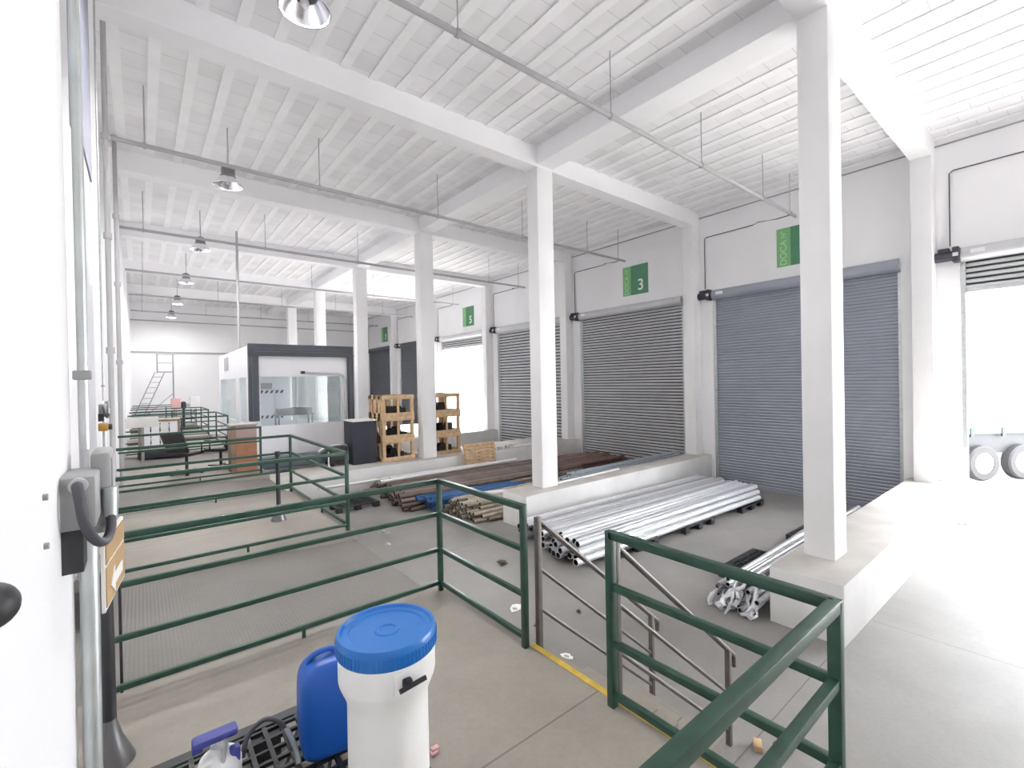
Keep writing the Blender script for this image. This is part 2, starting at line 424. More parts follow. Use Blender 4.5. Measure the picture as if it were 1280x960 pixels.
# ------------------------------------------------------------------ dock signs
def text_mesh(body, size, mname, parent, loc, rot, name):
    c = bpy.data.curves.new(name, 'FONT'); c.body = body; c.size = size; c.extrude = .002; c.align_x = 'CENTER'; c.align_y = 'CENTER'
    c.offset = size * .012
    o = bpy.data.objects.new(name, c); COL.objects.link(o)
    dg = bpy.context.evaluated_depsgraph_get(); me = bpy.data.meshes.new_from_object(o.evaluated_get(dg))
    bpy.data.objects.remove(o)
    me.materials.clear(); me.materials.append(M[mname])
    o = bpy.data.objects.new(name, me); COL.objects.link(o); o.parent = parent; o.location = loc; o.rotation_euler = rot
    return o
def dock_sign(num, yc, desc):
    root = empty('dock_sign', (XW - .01, yc, 5.22)); tag(root, desc, 'sign', None)
    MB().box(-.008, .012, -.5, .17, -.49, .49).build('dark_panel', 'sgreen', root)
    MB().box(-.008, .012, .17, .5, -.49, .49).build('light_strip', 'slight', root)
    R1 = (PI / 2, 0, -PI / 2)
    text_mesh(num, .52, 'stext', root, (-.011, -.22, -.2), R1, 'number')
    text_mesh('DOCA', .22, 'stext2', root, (-.011, .335, -.14), (PI / 2, -PI / 2, -PI / 2), 'lettering')
    text_mesh('Nº', .15, 'stext2', root, (-.011, .335, .33), (PI / 2, -PI / 2, -PI / 2), 'lettering')
dock_sign('2', 4.46, 'green dock sign with white number 2, cut off by the nearest column')
dock_sign('3', 9.38, 'green dock sign with white number 3 above the coarse slatted shutter')
dock_sign('5', 19.5, 'green dock sign with white number 5 above the open bright doorway')
dock_sign('7', 29.8, 'small far green dock sign above the last slate shutter')

# ------------------------------------------------------------------ ceiling pipes with hangers, wires to motors
ordn = ['nearest', 'second', 'third', 'fourth', 'fifth', 'farthest']
for k in range(6):
    y = 4.35 + 5.1 * k; z = 5.8
    root = empty('ceiling_conduit', (0, y, z))
    tag(root, '%s long grey conduit hung across the hall under the ceiling' % ordn[k], 'pipe')
    MB().tube((-.33, 0, 0), (12.55, 0, 0), .035 if k else .036, n=10).build('pipe', 'duct', root)
    for x in (.12, 2.83, 5.5, 8.1, 10.7, 12.2):
        mb = MB().tube((x, 0, 0), (x, 0, ZC - z - .01), .009, n=6); mb.tube((x - .02, 0, 0), (x + .02, 0, 0), .05, n=12)
        mb.build('hanger_rod', 'duct', root)
    # thin control cable from the pipe end to the door motor
    yd = min(ydoors[k + 2][1] + .2, 32.6)
    tag(MB().path([(12.2, y, z - .04), (12.45, y + .4, z + .03), (12.6, y + .9, z + .12), (12.97, min(y + 1.2, yd - .3), z + .2), (12.97, yd - .05, z + .2), (12.97, yd, z + .15), (12.97, yd, 4.5)], .012, n=6)
        .build('control_cable', 'darkpipe'), ['thin dark cable running beside the green sign 2 down to a motor',
        'thin dark cable left of the green 3 sign dropping to the coarse shutter motor', 'thin dark cable dropping to the motor of the shutter behind the second column',
        'thin dark cable dropping to the motor of the open door under sign 5', 'thin dark cable dropping to the shutter motor behind the crates', 'thin dark cable to the farthest shutter motor'][k], 'cable')

tag(MB().path([(12.97, -1.6, 6.03), (12.97, 1.60, 6.03), (12.97, 1.66, 5.98), (12.97, 1.66, 4.5)], .012, n=6).build('control_cable', 'darkpipe'), 'thin dark cable high on the wall above the doorway with the truck', 'cable')

# ------------------------------------------------------------------ bell lamps
def bell_lamp():
    root = empty('bell_lamp', (1.36, 4.9, 5.68))
    mb = MB().lathe([(.245, 0), (.25, .012), (.235, .03), (.20, .09), (.145, .15), (.13, .165), (.122, .165), (.14, .145), (.192, .085), (.228, .025), (.236, .004)], n=40, caps=False)
    bm = mb.bm
    mb.build('reflector', 'lampmetal', root)
    MB().lathe([(.0, .16), (.13, .16), (.135, .18), (.115, .2), (.115, .33), (.09, .345), (.05, .37), (.0, .37)], n=28, caps=False).build('housing', 'ring', root)
    MB().tube((0, 0, .1), (0, 0, .165), .05).build('bulb_socket', 'ring', root)
    MB().lathe([(.0, .03), (.03, .04), (.045, .07), (.04, .1), (.02, .12), (0, .12)], n=16, caps=False).build('bulb', 'label', root)
    MB().tube((0, 0, .36), (0, 0, ZC - 5.67), .012, n=8).build('stem', 'duct', root)
    return root
def fill_light(loc, FILLW):  # added fill disk inside each reflector; the bell lamps themselves hang unlit
    l = bpy.data.lights.new('fill_light', 'AREA'); l.shape = 'DISK'; l.size = .34; l.energy = FILLW; l.color = (1, .985, .96); l.spread = PI
    o = bpy.data.objects.new('fill_light', l); COL.objects.link(o); o.location = (loc[0], loc[1], loc[2] + .02)
LZ = 5.68
lamp = bell_lamp(); tag(lamp, 'large bell lamp cut off by the top edge of the photo', 'lamp', None)
for k in range(0, 6): fill_light((1.36, 4.9 + 5.2 * k, LZ), (42, 27, 30, 34, 34, 34)[k])
for k, d in enumerate(['bell lamp second nearest, hanging in front of the third beam', 'bell lamp third nearest, level with the tall drop pipe', 'bell lamp fourth along the row',
                       'bell lamp fifth along the row', 'smallest and farthest bell lamp in front of the back wall']):
    dup(lamp, (1.36, 4.9 + 5.2 * (k + 1) - .03 * k, 5.68), label=d)

# ------------------------------------------------------------------ green guard railings
ZR = (.075, .375, .70, 1.0)
def railing(name_label, segs, posts, feet=(), r=.021):
    root = empty('guard_railing', (segs[0][0][0], segs[0][0][1], 0)); tag(root, name_label, 'railing')
    ox, oy = segs[0][0]
    for (x, y) in posts:
        mb = MB().box(x - ox - r, x - ox + r, y - oy - r, y - oy + r, 0, 1.021, bev=.004); mb.build('post', 'green', root)
    for (p, q) in segs:
        for i, z in enumerate(ZR):
            rr = r * (1.0 if i == 3 else .82)
            mb = MB(); dx, dy = q[0] - p[0], q[1] - p[1]
            x0, x1 = sorted((p[0] - ox, q[0] - ox)); y0, y1 = sorted((p[1] - oy, q[1] - oy))
            if abs(dx) > abs(dy): mb.box(x0, x1, y0 - rr, y0 + rr, z - rr, z + rr, bev=.004)
            else: mb.box(x0 - rr, x0 + rr, y0, y1, z - rr, z + rr, bev=.004)
            mb.build('rail', 'green', root)
    for (x, y) in feet:
        MB().box(x - ox - .012, x - ox + .012, y - oy - .012, y - oy + .012, 0, .06).build('foot', 'green', root)
    return root
railing('green steel railing round the far side of the near platform up to the stair', [((-.24, 3.69), (2.1, 3.69)), ((2.1, 3.69), (2.1, 2.50))],
        [(2.1, 3.69), (2.1, 2.50)], [(.92, 3.69)])
railing('green steel railing in the bottom right corner, between stair and camera', [((-.12, .61), (2.1, .61)), ((2.1, .61), (2.1, 1.72))],
        [(2.1, .61), (2.1, 1.72)], r=.0235)
railing('green railing round the second platform, corner post left of the pipe stacks', [((-.35, 6.0), (2.06, 6.0)), ((2.06, 6.0), (2.06, 8.89)), ((-.35, 8.89), (2.06, 8.89))],
        [(2.06, 6.0), (2.06, 8.89)], [(.92, 6.0), (.92, 8.89), (2.06, 7.1)])
railing('green railing round the third platform in front of the wooden cabinet', [((-.35, 11.2), (2.0, 11.2))], [(2.0, 11.2)], [(.9, 11.2)])
for k, d in zip(range(3), ['green railing just beyond the office chairs, left of the booth', 'green railing second farthest, left of the booth side windows', 'farthest green railing, in front of the access ladder']):
    a = 16.4 + BAY * k
    sg = [((-.35, a), (2.05, a)), ((2.05, a), (2.05, a + 2.8)), ((-.35, a + 2.8), (2.05, a + 2.8))] if a + 2.8 < 33 else [((-.35, a), (2.05, a))]
    ps = [(2.05, a), (2.05, a + 2.8), (.9, a)] if a + 2.8 < 33 else [(2.05, a)]
    railing(d, sg, ps)

# stair handrails
def stair_rail(y, d):
    root = empty('stair_handrail', (2.2, y, 0)); tag(root, d, 'handrail', None)
    MB().box(-.02, .02, -.02, .02, -.05, .92, bev=.004).build('post', 'handrail', root)
    L1 = 1.36; sl_ = -1.15 / 1.36
    for i, z in enumerate((.90, .555, .266)):
        e = (L1 + .09 if i == 0 else L1)
        mb = MB().tube((0, 0, z), (e, 0, z + sl_ * e), .02 if i == 0 else .014, n=10)
        if i == 0: mb.tube((e, 0, z + sl_ * e), (e, 0, z + sl_ * e - .09), .02, n=10)
        mb.build('rail', 'handrail', root)
    MB().box(L1 - .02, L1 + .02, -.02, .02, -1.01, -.25, bev=.004).build('post', 'handrail', root)
stair_rail(2.46, 'brown grey sloping handrail on the far side of the stair')
stair_rail(1.76, 'brown grey sloping handrail on the near side of the stair, behind green rails')

# flared black posts
def flared_post(x, y, d, h=.94):
    root = empty('flared_post', (x, y, 0)); tag(root, d, 'post')
    MB().lathe([(.03, .15), (.026, h), (.0, h + .005)], n=16, caps=False).build('shaft', 'black', root)
    MB().lathe([(.10, 0), (.10, .01), (.055, .12), (.033, .2), (.028, .24)], n=24).build('flared_foot', 'ring', root)
    MB().lathe([(.0, h + .03), (.034, h + .03), (.036, h), (.036, h - .04), (.0, h - .04)], n=16, caps=False).build('cap', 'black', root)
flared_post(1.48, 7.12, 'black post with flared foot standing on the second platform')
flared_post(-.155, 3.10, 'black post with shiny flared foot at the left wall, half behind the pipe')
struct(MB().box(-.135, -.12, 3.8, 3.815, -.05, .95).build('trim_2', 'black'), 'thin dark vertical strip at the ramp edge')

# ------------------------------------------------------------------ left wall kit
def kit(off, x0, near):
    w_ = 'near' if near else 'far'
    root = empty('control_box', (x0, 1.3 + off, 1.69)); tag(root, 'grey metal control box with black hose on the left wall at the lower left' if near else 'small far grey control box on the left wall beside the second platform', 'control box')
    MB().box(-.03, .03, -.12, .02, -.055, .045, bev=.006).build('enclosure', 'greybox', root)
    MB().box(.015, .047, .0, .13, -.095, .075, bev=.006).build('cover_plate', 'greybox', root)
    MB().box(.047, .05, .015, .115, -.08, .06, bev=.001).build('cover_lid', 'duct', root)
    MB().box(-.035, .01, -.115, -.04, -.135, -.055).build('black_terminal', 'black', root)
    MB().path([(.004, -.115, .03), (.006, -.14, .028), (.01, -.15, .005), (.014, -.14, -.035), (.022, -.115, -.07), (.032, -.075, -.095), (.041, -.04, -.098), (.046, -.015, -.08), (.045, .0, -.05)], .0088, n=12).build('flexible_hose', 'hose', root)
    MB().tube((.006, -.11, .03), (.006, -.132, .03), .014, n=16).build('hose_fitting', 'galv', root)
    MB().lathe([(.0, -.06), (.012, -.06), (.014, -.02), (.014, .0), (.0, .0)], c=(.045, .0, -.0), n=16, caps=False).build('hose_socket', 'galv', root)
    pipe = empty('wall_conduit', (x0 + .003, 1.36 + off, 0)); tag(pipe, 'thick galvanised conduit rising up the left wall, nearest the camera' if near else 'far galvanised conduit on the left wall beside the second platform', 'pipe')
    MB().tube((0, 0, 1.77), (0, 0, ZC - .02), .0095, n=16).build('upper_pipe', 'galv', pipe)
    MB().tube((-.0, -.04, 0.0), (.003, -.0, 1.61), .0165, n=20).build('lower_pipe', 'galv', pipe)
    for z in (1.93, 1.5): MB().box(-.016, .014, -.014, .014, z - .01, z + .01, bev=.003).build('clamp', 'greybox', pipe)
kit(0, -.10, True); kit(5.3, -.32, False)
# thin conduits near the pilaster
for (x, y, r_, d) in [(-.30, 8.0, .03, 'grey conduit on the left wall standing on the second platform'), (-.31, 11.6, .035, 'grey conduit on the left wall standing on the third platform')]:
    pr_ = empty('thin_conduit', (x, y, 0)); tag(pr_, d, 'pipe')
    MB().tube((0, 0, .05), (0, 0, ZC - .03), r_, n=10).build('pipe', 'duct', pr_)
    for z in (2.4, 3.9, 5.2): MB().tube((0, 0, z - .04), (0, 0, z + .04), r_ * 1.5, n=10).build('coupling', 'duct', pr_)
# instruction board with arrow
sb = empty('arrow_board', (-.075, 1.86, 1.375), math.radians(0)); tag(sb, 'tan card board with white arrow hanging below the control box', 'sign')
TB = Matrix.Rotation(math.radians(-6.5), 4, 'Z')
MB().box(-.02, .0, -.5, .0, .09, .1, mtx=TB).build('bracket', 'greybox', sb)
MB().box(-.004, .004, -.15, .15, -.10, .10, mtx=TB).build('white_backing', 'paper', sb)
MB().box(.004, .007, -.14, .14, -.09, .02, mtx=TB).build('tan_panel', 'card', sb)
MB().box(.004, .007, -.14, .14, .03, .09, mtx=TB).build('tan_panel', 'card', sb)
mb = MB(); mb.prism([(-.09, -.045), (-.03, -.005), (-.03, -.028), (.09, -.028), (.09, -.06), (-.03, -.06), (-.03, -.085)], 'x', .007, .009); bmesh.ops.transform(mb.bm, matrix=TB, verts=mb.bm.verts)
mb.build('arrow', 'paper', sb)
# e-stop
es = empty('stop_button', (-.31, 6.4, 1.50)); tag(es, 'small yellow and black stop button on the left wall', 'button')
MB().box(-.04, .04, -.04, .04, -.04, .04, bev=.01).build('yellow_housing', 'amberdark', es)
MB().tube((.04, 0, 0), (.07, 0, 0), .03, n=16).build('push_button', 'black', es)
# round knob and screws on near wall
kn = empty('door_knob', (-.12, .47, 1.752)); tag(kn, 'black ball knob on the near white wall at the left edge', 'knob')
MB().tube((0, 0, 0), (.03, 0, 0), .008).build('stem', 'galv', kn)
mb = MB(); bmesh.ops.create_uvsphere(mb.bm, u_segments=28, v_segments=16, radius=.016); 
for f in mb.bm.faces: f.smooth = True
bmesh.ops.translate(mb.bm, vec=(.036, 0, 0), verts=mb.bm.verts); mb.build('ball', 'black', kn)
for y, z in ((1.0, 1.735), (1.0, 1.66)):
    tag(MB().tube((-.121, y, z), (-.114, y, z), .005, n=8).build('wall_screw', 'greybox'), '%s of two small screws on the near white wall' % ('upper' if z > 1.7 else 'lower'), 'screw')
# sliding panel with tarp band on the left wall
dp = empty('sliding_panel', (-.36, 5.0, 0)); tag(dp, 'narrow lavender grey sliding panel on the left wall with a blue grey band on top', 'panel')
MB().box(-.03, .0, 0, 1.3, 0, 4.0).build('panel', 'jambgrey', dp)
MB().box(-.04, .015, 0, 1.3, 4.0, 6.3).build('top_band', 'curtaintarp', dp)
MB().box(.0, .03, -.05, .0, 0, 6.3).build('track', 'galv', dp)

# ------------------------------------------------------------------ near platform: pallet, drum, jerrycan, sprayer
def plastic_pallet(loc, sx, sy, h, label, rz=0):
    root = empty('plastic_pallet', loc, rz); tag(root, label, 'pallet')
    mb = MB(); t_ = .022
    mb.box(0, sx, 0, .06, h - t_, h); mb.box(0, sx, sy - .06, sy, h - t_, h); mb.box(0, .05, .06, sy - .06, h - t_, h); mb.box(sx - .05, sx, .06, sy - .06, h - t_, h)
    nx = int(sx / .075)
    for i in range(1, nx): mb.box(i * sx / nx - .01, i * sx / nx + .01, .06, sy - .06, h - t_, h - .002)
    for i in range(1, int(sy / .075)):
        y = i * sy / int(sy / .075); mb.box(.05, sx - .05, y - .008, y + .008, h - t_, h - .004)
    # diagonal ribs
    for i in range(-3, 8):
        a = (i * .22, .07, h - .03); b_ = (i * .22 + .5, sy - .07, h - .03)
        if a[0] > .05 and b_[0] < sx - .05: mb.tube(a, b_, .009, n=4)
    mb.build('grid_deck', 'black', root)
    for i in range(3):
        for j in range(3):
            x = (0, sx / 2 - .07, sx - .14)[i]; y = (0, sy / 2 - .06, sy - .12)[j]
            MB().box(x, x + .14, y, y + .12, 0, h - t_, bev=.008).build('foot_block', 'black', root)
    return root
plastic_pallet((-.08, 1.55, 0), 1.08, 1.17, .14, 'black plastic grid pallet under the white drum and blue jerrycan')

dr = empty('white_drum', (.735, 1.72, .14)); tag(dr, 'tall white plastic drum with blue screw lid on the black pallet', 'drum')
MB().lathe([(0, 0), (.145, 0), (.155, .01), (.153, .54), (.156, .565), (.181, .625), (.184, .64), (.184, .745), (.172, .755), (.172, .77), (0, .77)], n=64, caps=False).build('body', 'drum', dr)
lid = MB().lathe([(.187, .735), (.190, .74), (.190, .775), (.189, .797), (.184, .808), (.174, .808), (.168, .797), (.148, .796), (.145, .792), (.05, .792), (.046, .796), (.036, .796), (.033, .791), (0, .791)], n=72, caps=False).build('lid', 'blue_lid', dr)
mb = MB()
for i in range(72):
    a = 2 * PI * i / 72
    mb.box(.189, .1925, -.0035, .0035, .742, .782, mtx=Matrix.Rotation(a, 4, 'Z'))
mb.build('lid_ribs', 'blue_lid', lid)
ang = math.atan2(-1.72, -.735) + math.radians(21)
hb = Matrix.Rotation(ang, 4, 'Z')
ho = MB().box(.180, .189, -.05, .05, .645, .725, bev=.004, mtx=hb).build('handle_recess', 'drum', dr)
mb = MB().box(.185, .215, -.022, .012, .668, .702, bev=.008, mtx=hb); mb.tube(hb @ Vector((.214, -.04, .676)), hb @ Vector((.214, .06, .688)), .009, n=10)
mb.build('handle_clip', 'black', dr)

jc = empty('blue_jerrycan', (.69, 2.32, .14), math.radians(-8)); jc.scale = (1.03, 1.03, .90); tag(jc, 'rounded blue plastic jerrycan behind the white drum', 'jerrycan')
mb = MB()
secs = [(.0, .10, .085), (.02, .125, .105), (.08, .14, .118), (.36, .14, .118), (.43, .13, .11), (.475, .10, .085), (.495, .06, .05)]
rings = []
for z, hx, hy in secs:
    rg = []
    for i in range(32):
        a = 2 * PI * i / 32; c_, s_ = math.cos(a), math.sin(a); e = .45
        rg.append(mb.bm.verts.new((hx * math.copysign(abs(c_) ** e, c_), hy * math.copysign(abs(s_) ** e, s_), z)))
    rings.append(rg)
fs = [mb.bm.faces.new(rings[0][::-1]), mb.bm.faces.new(rings[-1])]
for A, B in zip(rings, rings[1:]):
    for i in range(32): fs.append(mb.bm.faces.new((A[i], A[(i + 1) % 32], B[(i + 1) % 32], B[i])))
for f in fs: f.smooth = True
jb = mb.build('body', 'blue', jc)
sm = jb.modifiers.new('sub', 'SUBSURF'); sm.levels = 1; sm.render_levels = 1
MB().path([(-.09, 0, .455), (-.08, 0, .5), (-.04, 0, .52), (.01, 0, .52), (.035, 0, .49)], .014).build('handle', 'blue', jc)
MB().lathe([(0, .48), (.032, .48), (.032, .53), (.026, .535), (0, .535)], c=(.085, 0, -.02), n=20, caps=False).build('cap', 'blue', jc)

sp = empty('pump_sprayer', (.24, 2.40, .14)); sp.scale = (1, 1, .72); tag(sp, 'white pump sprayer with violet blue handle at the bottom edge', 'sprayer')
MB().lathe([(0, 0), (.075, 0), (.085, .02), (.085, .14), (.075, .18), (.045, .215), (.032, .225), (0, .225)], n=28, caps=False).build('tank', 'drum', sp)
MB().path([(-.03, -.03, .2), (-.07, -.05, .21), (-.09, -.05, .16), (-.085, -.03, .1)], .013).build('tank_grip', 'drum', sp)
MB().lathe([(0, .22), (.034, .22), (.034, .25), (.014, .26), (.014, .31), (0, .31)], n=20, caps=False).build('pump', 'drum', sp)
mb = MB().box(-.10, .07, -.034, .034, .29, .335, bev=.014); mb.box(-.1, -.06, -.02, .02, .26, .32, bev=.008); mb.build('pump_handle', 'violet', sp)
MB().box(.035, .075, -.05, -.01, .14, .23, bev=.01).build('valve', 'violet', sp)
MB().tube((.0, -.07, .12), (.02, -.04, .3), .009).build('lance_clip', 'galv', sp)
tag(MB().path([(.33, 2.42, .20), (.35, 2.44, .26), (.39, 2.45, .30), (.44, 2.45, .31), (.49, 2.43, .28), (.52, 2.40, .22), (.53, 2.37, .16)], .011, n=10).build('black_hose', 'hose'),
    'black hose looping up beside the pump sprayer', 'hose')
tag(MB().path([(.50, 2.36, .29), (.52, 2.33, .24), (.535, 2.30, .18), (.535, 2.28, .152)], .012, n=10).build('clear_tube', 'cleartube'), 'short clear tube leaning between sprayer and blue jerrycan', 'tube')
mb = MB().box(-.02, .02, -.015, .015, 0, .015, bev=.004); mb.box(-.01, .03, -.005, .02, .012, .028, bev=.004); o = mb.build('plastic_scrap', 'pink'); o.location = (1.13, 2.09, 0.001); tag(o, 'tiny pinkish scrap on the platform right of the drum', 'scrap')

# ------------------------------------------------------------------ tube stacks
def stack(proto_args, pts, label, group, name, matn, cat='tube'):
    """pts: list of (start, end) ; one proto mesh, copies placed by matrix"""
    L_, r_, sq, hol = proto_args
    mb = MB().tube((0, 0, 0), (L_, 0, 0), r_, n=12, square=sq, hollow=hol)
    p = mb.build(name, [matn, 'hole'], fix=False); tag(p, label, cat, group)
    for i, (loc, rz, ry) in enumerate(pts):
        o = p if i == 0 else p.copy()
        if i: COL.objects.link(o)
        o.location = loc; o.rotation_euler = (random.random() * .0, ry, rz)
    return p
def pile(x0, y0, y1, r_, layers, zf, jx, slope=-.024, inset=0, jy=.003, gap=1.03):
    out = []
    n = int((y1 - y0) / (2 * r_ * gap))
    for l in range(layers):
        m_ = n - l - int(inset * l)
        for i in range(m_):
            y = y0 + r_ + (i + .5 * l) * 2 * r_ * gap + inset * l * r_
            if abs(y - (y0 + y1) / 2) > (y1 - y0) / 2: continue
            x = x0 + random.uniform(-jx, jx)
            out.append(((x, y, zf + r_ + l * r_ * 1.76), random.uniform(-jy, jy), 0))
    return out
# silver pile on black pallets
pts = []
r_ = .056
for (loc, rz, ry) in pile(5.15, 4.78, 6.72, r_, 3, -.935, .17, jy=.004, gap=1.1):
    x, y, z = loc
    x += .22 * (y - 4.85)      # ends fan away with distance
    pts.append(((x, y, z + random.uniform(0, .012)), math.radians(-.5) + rz, math.radians(0.6)))
stack((6.15, r_, False, .82), pts, 'silver tube in the wide pile on black pallets beside the stair', 'silver tubes in the pile on pallets', 'silver_tube', 'silver')
for x, s_ in ((6.0, 'near end'), (8.0, 'middle'), (10.3, 'far end')):
    plastic_pallet((x, 4.72, fz(x + .6) + .0), 1.1, 1.2, .14 if x < 9 else .13, 'black pallet under the %s of the silver tube pile' % s_)
# silver bundle beside the near plinth
pts = []
for i in range(26):
    y = 2.44 + random.random() * .52; z = -1.0 + .04 + random.random() * .42 * (1 - abs(y - 2.62) * 1.2)
    pts.append(((5.62 + random.random() * .35, y, z), math.radians(random.uniform(-1.5, 1.8)), math.radians(random.uniform(-.3, .9))))
stack((4.6, .032, False, .8), pts, 'thin silver tube in the loose bundle lying along the near plinth', 'silver tubes in the loose bundle', 'thin_silver_tube', 'silver')
mb = MB()
for i in range(14):
    y = 2.40 + random.random() * .6; z = -.62 - random.random() * .25; x = 5.68 + random.random() * .25; p = [(x + .25, y, z)]
    for j in range(1, random.choice((4, 5, 6))):
        p.append((x - .05 * j + random.uniform(-.03, .03), y + random.uniform(-.05, .05), max(z - .035 * j * j * .6 + random.uniform(-.03, .03), -.98)))
    mb.path(p, random.uniform(.012, .03), n=10)
for v in mb.bm.verts: v.co += Vector((random.uniform(-1, 1), random.uniform(-1, 1), random.uniform(-1, 1))) * .007
tag(mb.build('foil_wrap', 'silver'), 'crumpled shiny foil hanging from the end of the loose silver bundle', 'wrapping', None, 'stuff')
plastic_pallet((6.58, 2.55, fz(7) + .0), 1.15, .83, .15, 'black plastic pallet beside the loose silver bundle, nearer one')
plastic_pallet((9.0, 2.50, fz(9.5) + .0), 1.15, .86, .15, 'black plastic pallet far behind the nearest column')
# brown pile
pts = [((l[0][0] + .1 * (l[0][1] - 9.2), l[0][1], l[0][2]), l[1], math.radians(.8)) for l in pile(4.55, 9.45, 11.8, .05, 4, -1.0, .12, inset=.5)]
stack((6.0, .05, False, .8), pts, 'brown tube in the long brown pile behind the blue tubes', 'brown tubes in the long pile', 'brown_tube', 'brown_tube')
pts = [((l[0][0], l[0][1], l[0][2]), l[1], math.radians(.6)) for l in pile(9.6, 9.5, 11.7, .055, 4, -1.12, .5, inset=.6)]
stack((3.2, .055, True, 0), pts, 'red brown bar in the far pile near the coarse slatted shutter', 'red brown bars in the far pile', 'brown_bar', 'red_tube')
pts = [((4.85 + random.uniform(-.1, .15), 9.0 + .085 * i, -.72 + .03 * (i % 2)), math.radians(-3 + random.uniform(-.6, .6)), math.radians(.5)) for i in range(7)]
pts += [((4.95, 9.05 + .085 * i, -.80 - .08 * j), math.radians(-3), math.radians(.5)) for i in range(4) for j in range(2)]
stack((2.6, .04, False, .8), pts, 'blue tube lying between the brown pile and the beige bundle', 'blue tubes', 'blue_tube', 'blue_tube')
pts = [((l[0][0] + .12 * (8.8 - l[0][1]), l[0][1], l[0][2]), l[1], math.radians(.4)) for l in pile(5.3, 7.7, 8.95, .04, 5, -1.0, .2, inset=.3)]
stack((5.6, .04, False, .8), pts, 'dusty beige tube in the bundle in front of the blue tubes', 'beige tubes in the bundle', 'beige_tube', 'beige_tube')
# tubes lying on plinth two and single white tubes
pts = []
for i in range(7):
    pts.append(((7.1 + random.uniform(0, 1.2), 7.35 + .05 * i, -.36 + .028), math.radians(random.uniform(-.6, .5)), 0))
for p in pts[:]:
    if random.random() < .6: pts.append(((p[0][0] + .3, p[0][1] + .02, p[0][2] + .055), p[1], 0))
pts = [((max(7.05, x), min(y, 7.52), z), rz, ry) for ((x, y, z), rz, ry) in pts]
stack((4.2, .026, False, .75), pts, 'blue grey tube lying on top of the plinth behind the second column', 'blue grey tubes on the plinth', 'blue_grey_tube', 'grey_tube')
for (a, L_, rz, ry, r_, d) in [((4.6, 11.0, -.55), 4.6, 3, .4, .04, 'long white tube lying across the brown pile'),
                               ((3.3, 11.6, -.62), 5.2, 1, .3, .035, 'white tube at the foot of the raised deck'),
                               ((5.95, 8.45, -.62), 1.9, -16, 1.2, .05, 'short white tube over the beige bundle beside the plinth end'),
                               ((7.0, 7.15, -.335), 2.2, 2, 0, .025, 'thin white tube on the plinth right of the second column'),
                               ((9.6, 11.9, -.28), 1.9, 0, 1, .03, 'white tube resting on the raised deck left of the second column'),
                               ((2.5, 11.82, -.99), 1.9, -1, 0, .05, 'fat white tube on the floor below the raised deck')]:
    o = MB().tube((0, 0, 0), (L_, 0, 0), r_, n=12, hollow=.7).build('white_tube', ['white_tube', 'hole'], fix=False)
    o.location = a; o.rotation_euler = (0, math.radians(ry), math.radians(rz)); tag(o, d, 'tube')

# ------------------------------------------------------------------ wooden pallet leaning
def wood_pallet(loc, label, rx=0, rz=0, w_=1.12, h_=.72):
    root = empty('wooden_pallet', loc, rz); root.rotation_euler = (rx, 0, rz); tag(root, label, 'pallet')
    n = 6
    for i in range(n):
        z = i * (h_ - .09) / (n - 1)
        MB().box(0, w_, -.065, -.045, z, z + .09, bev=.003).build('board', 'wood', root)
    for x in (0, w_ / 2 - .04, w_ - .08): MB().box(x, x + .08, -.045, .045, 0, h_, bev=.004).build('bearer', 'wood', root)
    for z in (0, h_ / 2 - .05, h_ - .1): MB().box(0, w_, .045, .06, z, z + .09, bev=.003).build('back_board', 'wood', root)
wood_pallet((7.62, 11.72, -.62), 'small wooden pallet standing on the brown pile against the raised deck', rx=math.radians(-12), h_=.62)

# ------------------------------------------------------------------ crates on the raised deck
def crate(x, y, z, wx, wy, h, d):
    root = empty('wooden_crate', (x, y, z)); tag(root, d, 'crate')
    p = .09
    for px in (0, wx - p):
        for py in (0, wy - p): MB().box(px, px + p, py, py + p, 0, h, bev=.004).build('corner_post', 'wood', root)
    MB().box(wx / 2 - .03, wx / 2 + .03, .0, .05, 0, h).build('middle_post', 'wood', root)
    for zz in (0, h - .12):
        MB().box(-.01, wx + .01, -.02, .0, zz, zz + .12, bev=.003).build('front_board', 'wood', root)
        MB().box(-.01, wx + .01, wy, wy + .02, zz, zz + .12, bev=.003).build('back_board', 'wood', root)
        for sx in (-.02, wx): MB().box(sx, sx + .02, 0, wy, zz, zz + .12, bev=.003).build('side_board', 'wood', root)
    for i in range(3):
        yy = .12 + i * (wy - .24) / 2.4; MB().box(-.02, .0, yy, yy + .16, 0, h).build('side_slat', 'wood', root)
    for i in range(4):
        xx = .14 + i * (wx - .3) / 3.2; MB().box(xx, xx + .13, wy, wy + .02, 0, h).build('back_slat', 'wood', root)
    MB().box(0, wx, 0, wy, .0, .03).build('base_board', 'wood', root)
    mb = MB()
    for i in range(7):
        a = random.uniform(.12, wx - .3); b_ = random.uniform(.15, wy - .3); mb.box(a, a + .22, b_, b_ + .18, .03, random.uniform(.15, h * .55), bev=.02)
    mb.build('dark_contents', 'hole', root)['kind'] = 'stuff'
    return root
for i, (h0, h1) in enumerate(((-.36, .28), (.28, .92), (.92, 1.55))):
    crate(5.36, 12.55, h0, .98, 1.0, h1 - h0, '%s pine crate in the stack left of the third column' % ('bottom', 'middle', 'top')[i])
for i, (h0, h1) in enumerate(((-.36, .28), (.28, .92), (.92, 1.55))):
    crate(7.02, 12.60, h0, .98, 1.0, h1 - h0, '%s pine crate in the stack right of the third column' % ('bottom', 'middle', 'top')[i])
bx = empty('dark_cabinet', (4.55, 12.7, -.36)); tag(bx, 'dark navy box left of the pine crates, as high as two crates', 'cabinet')
MB().box(0, .68, 0, .7, 0, 1.2, bev=.006).build('body', 'navy', bx)
MB().box(-.01, .69, -.01, .71, 1.2, 1.24, bev=.004).build('top', 'paper', bx)
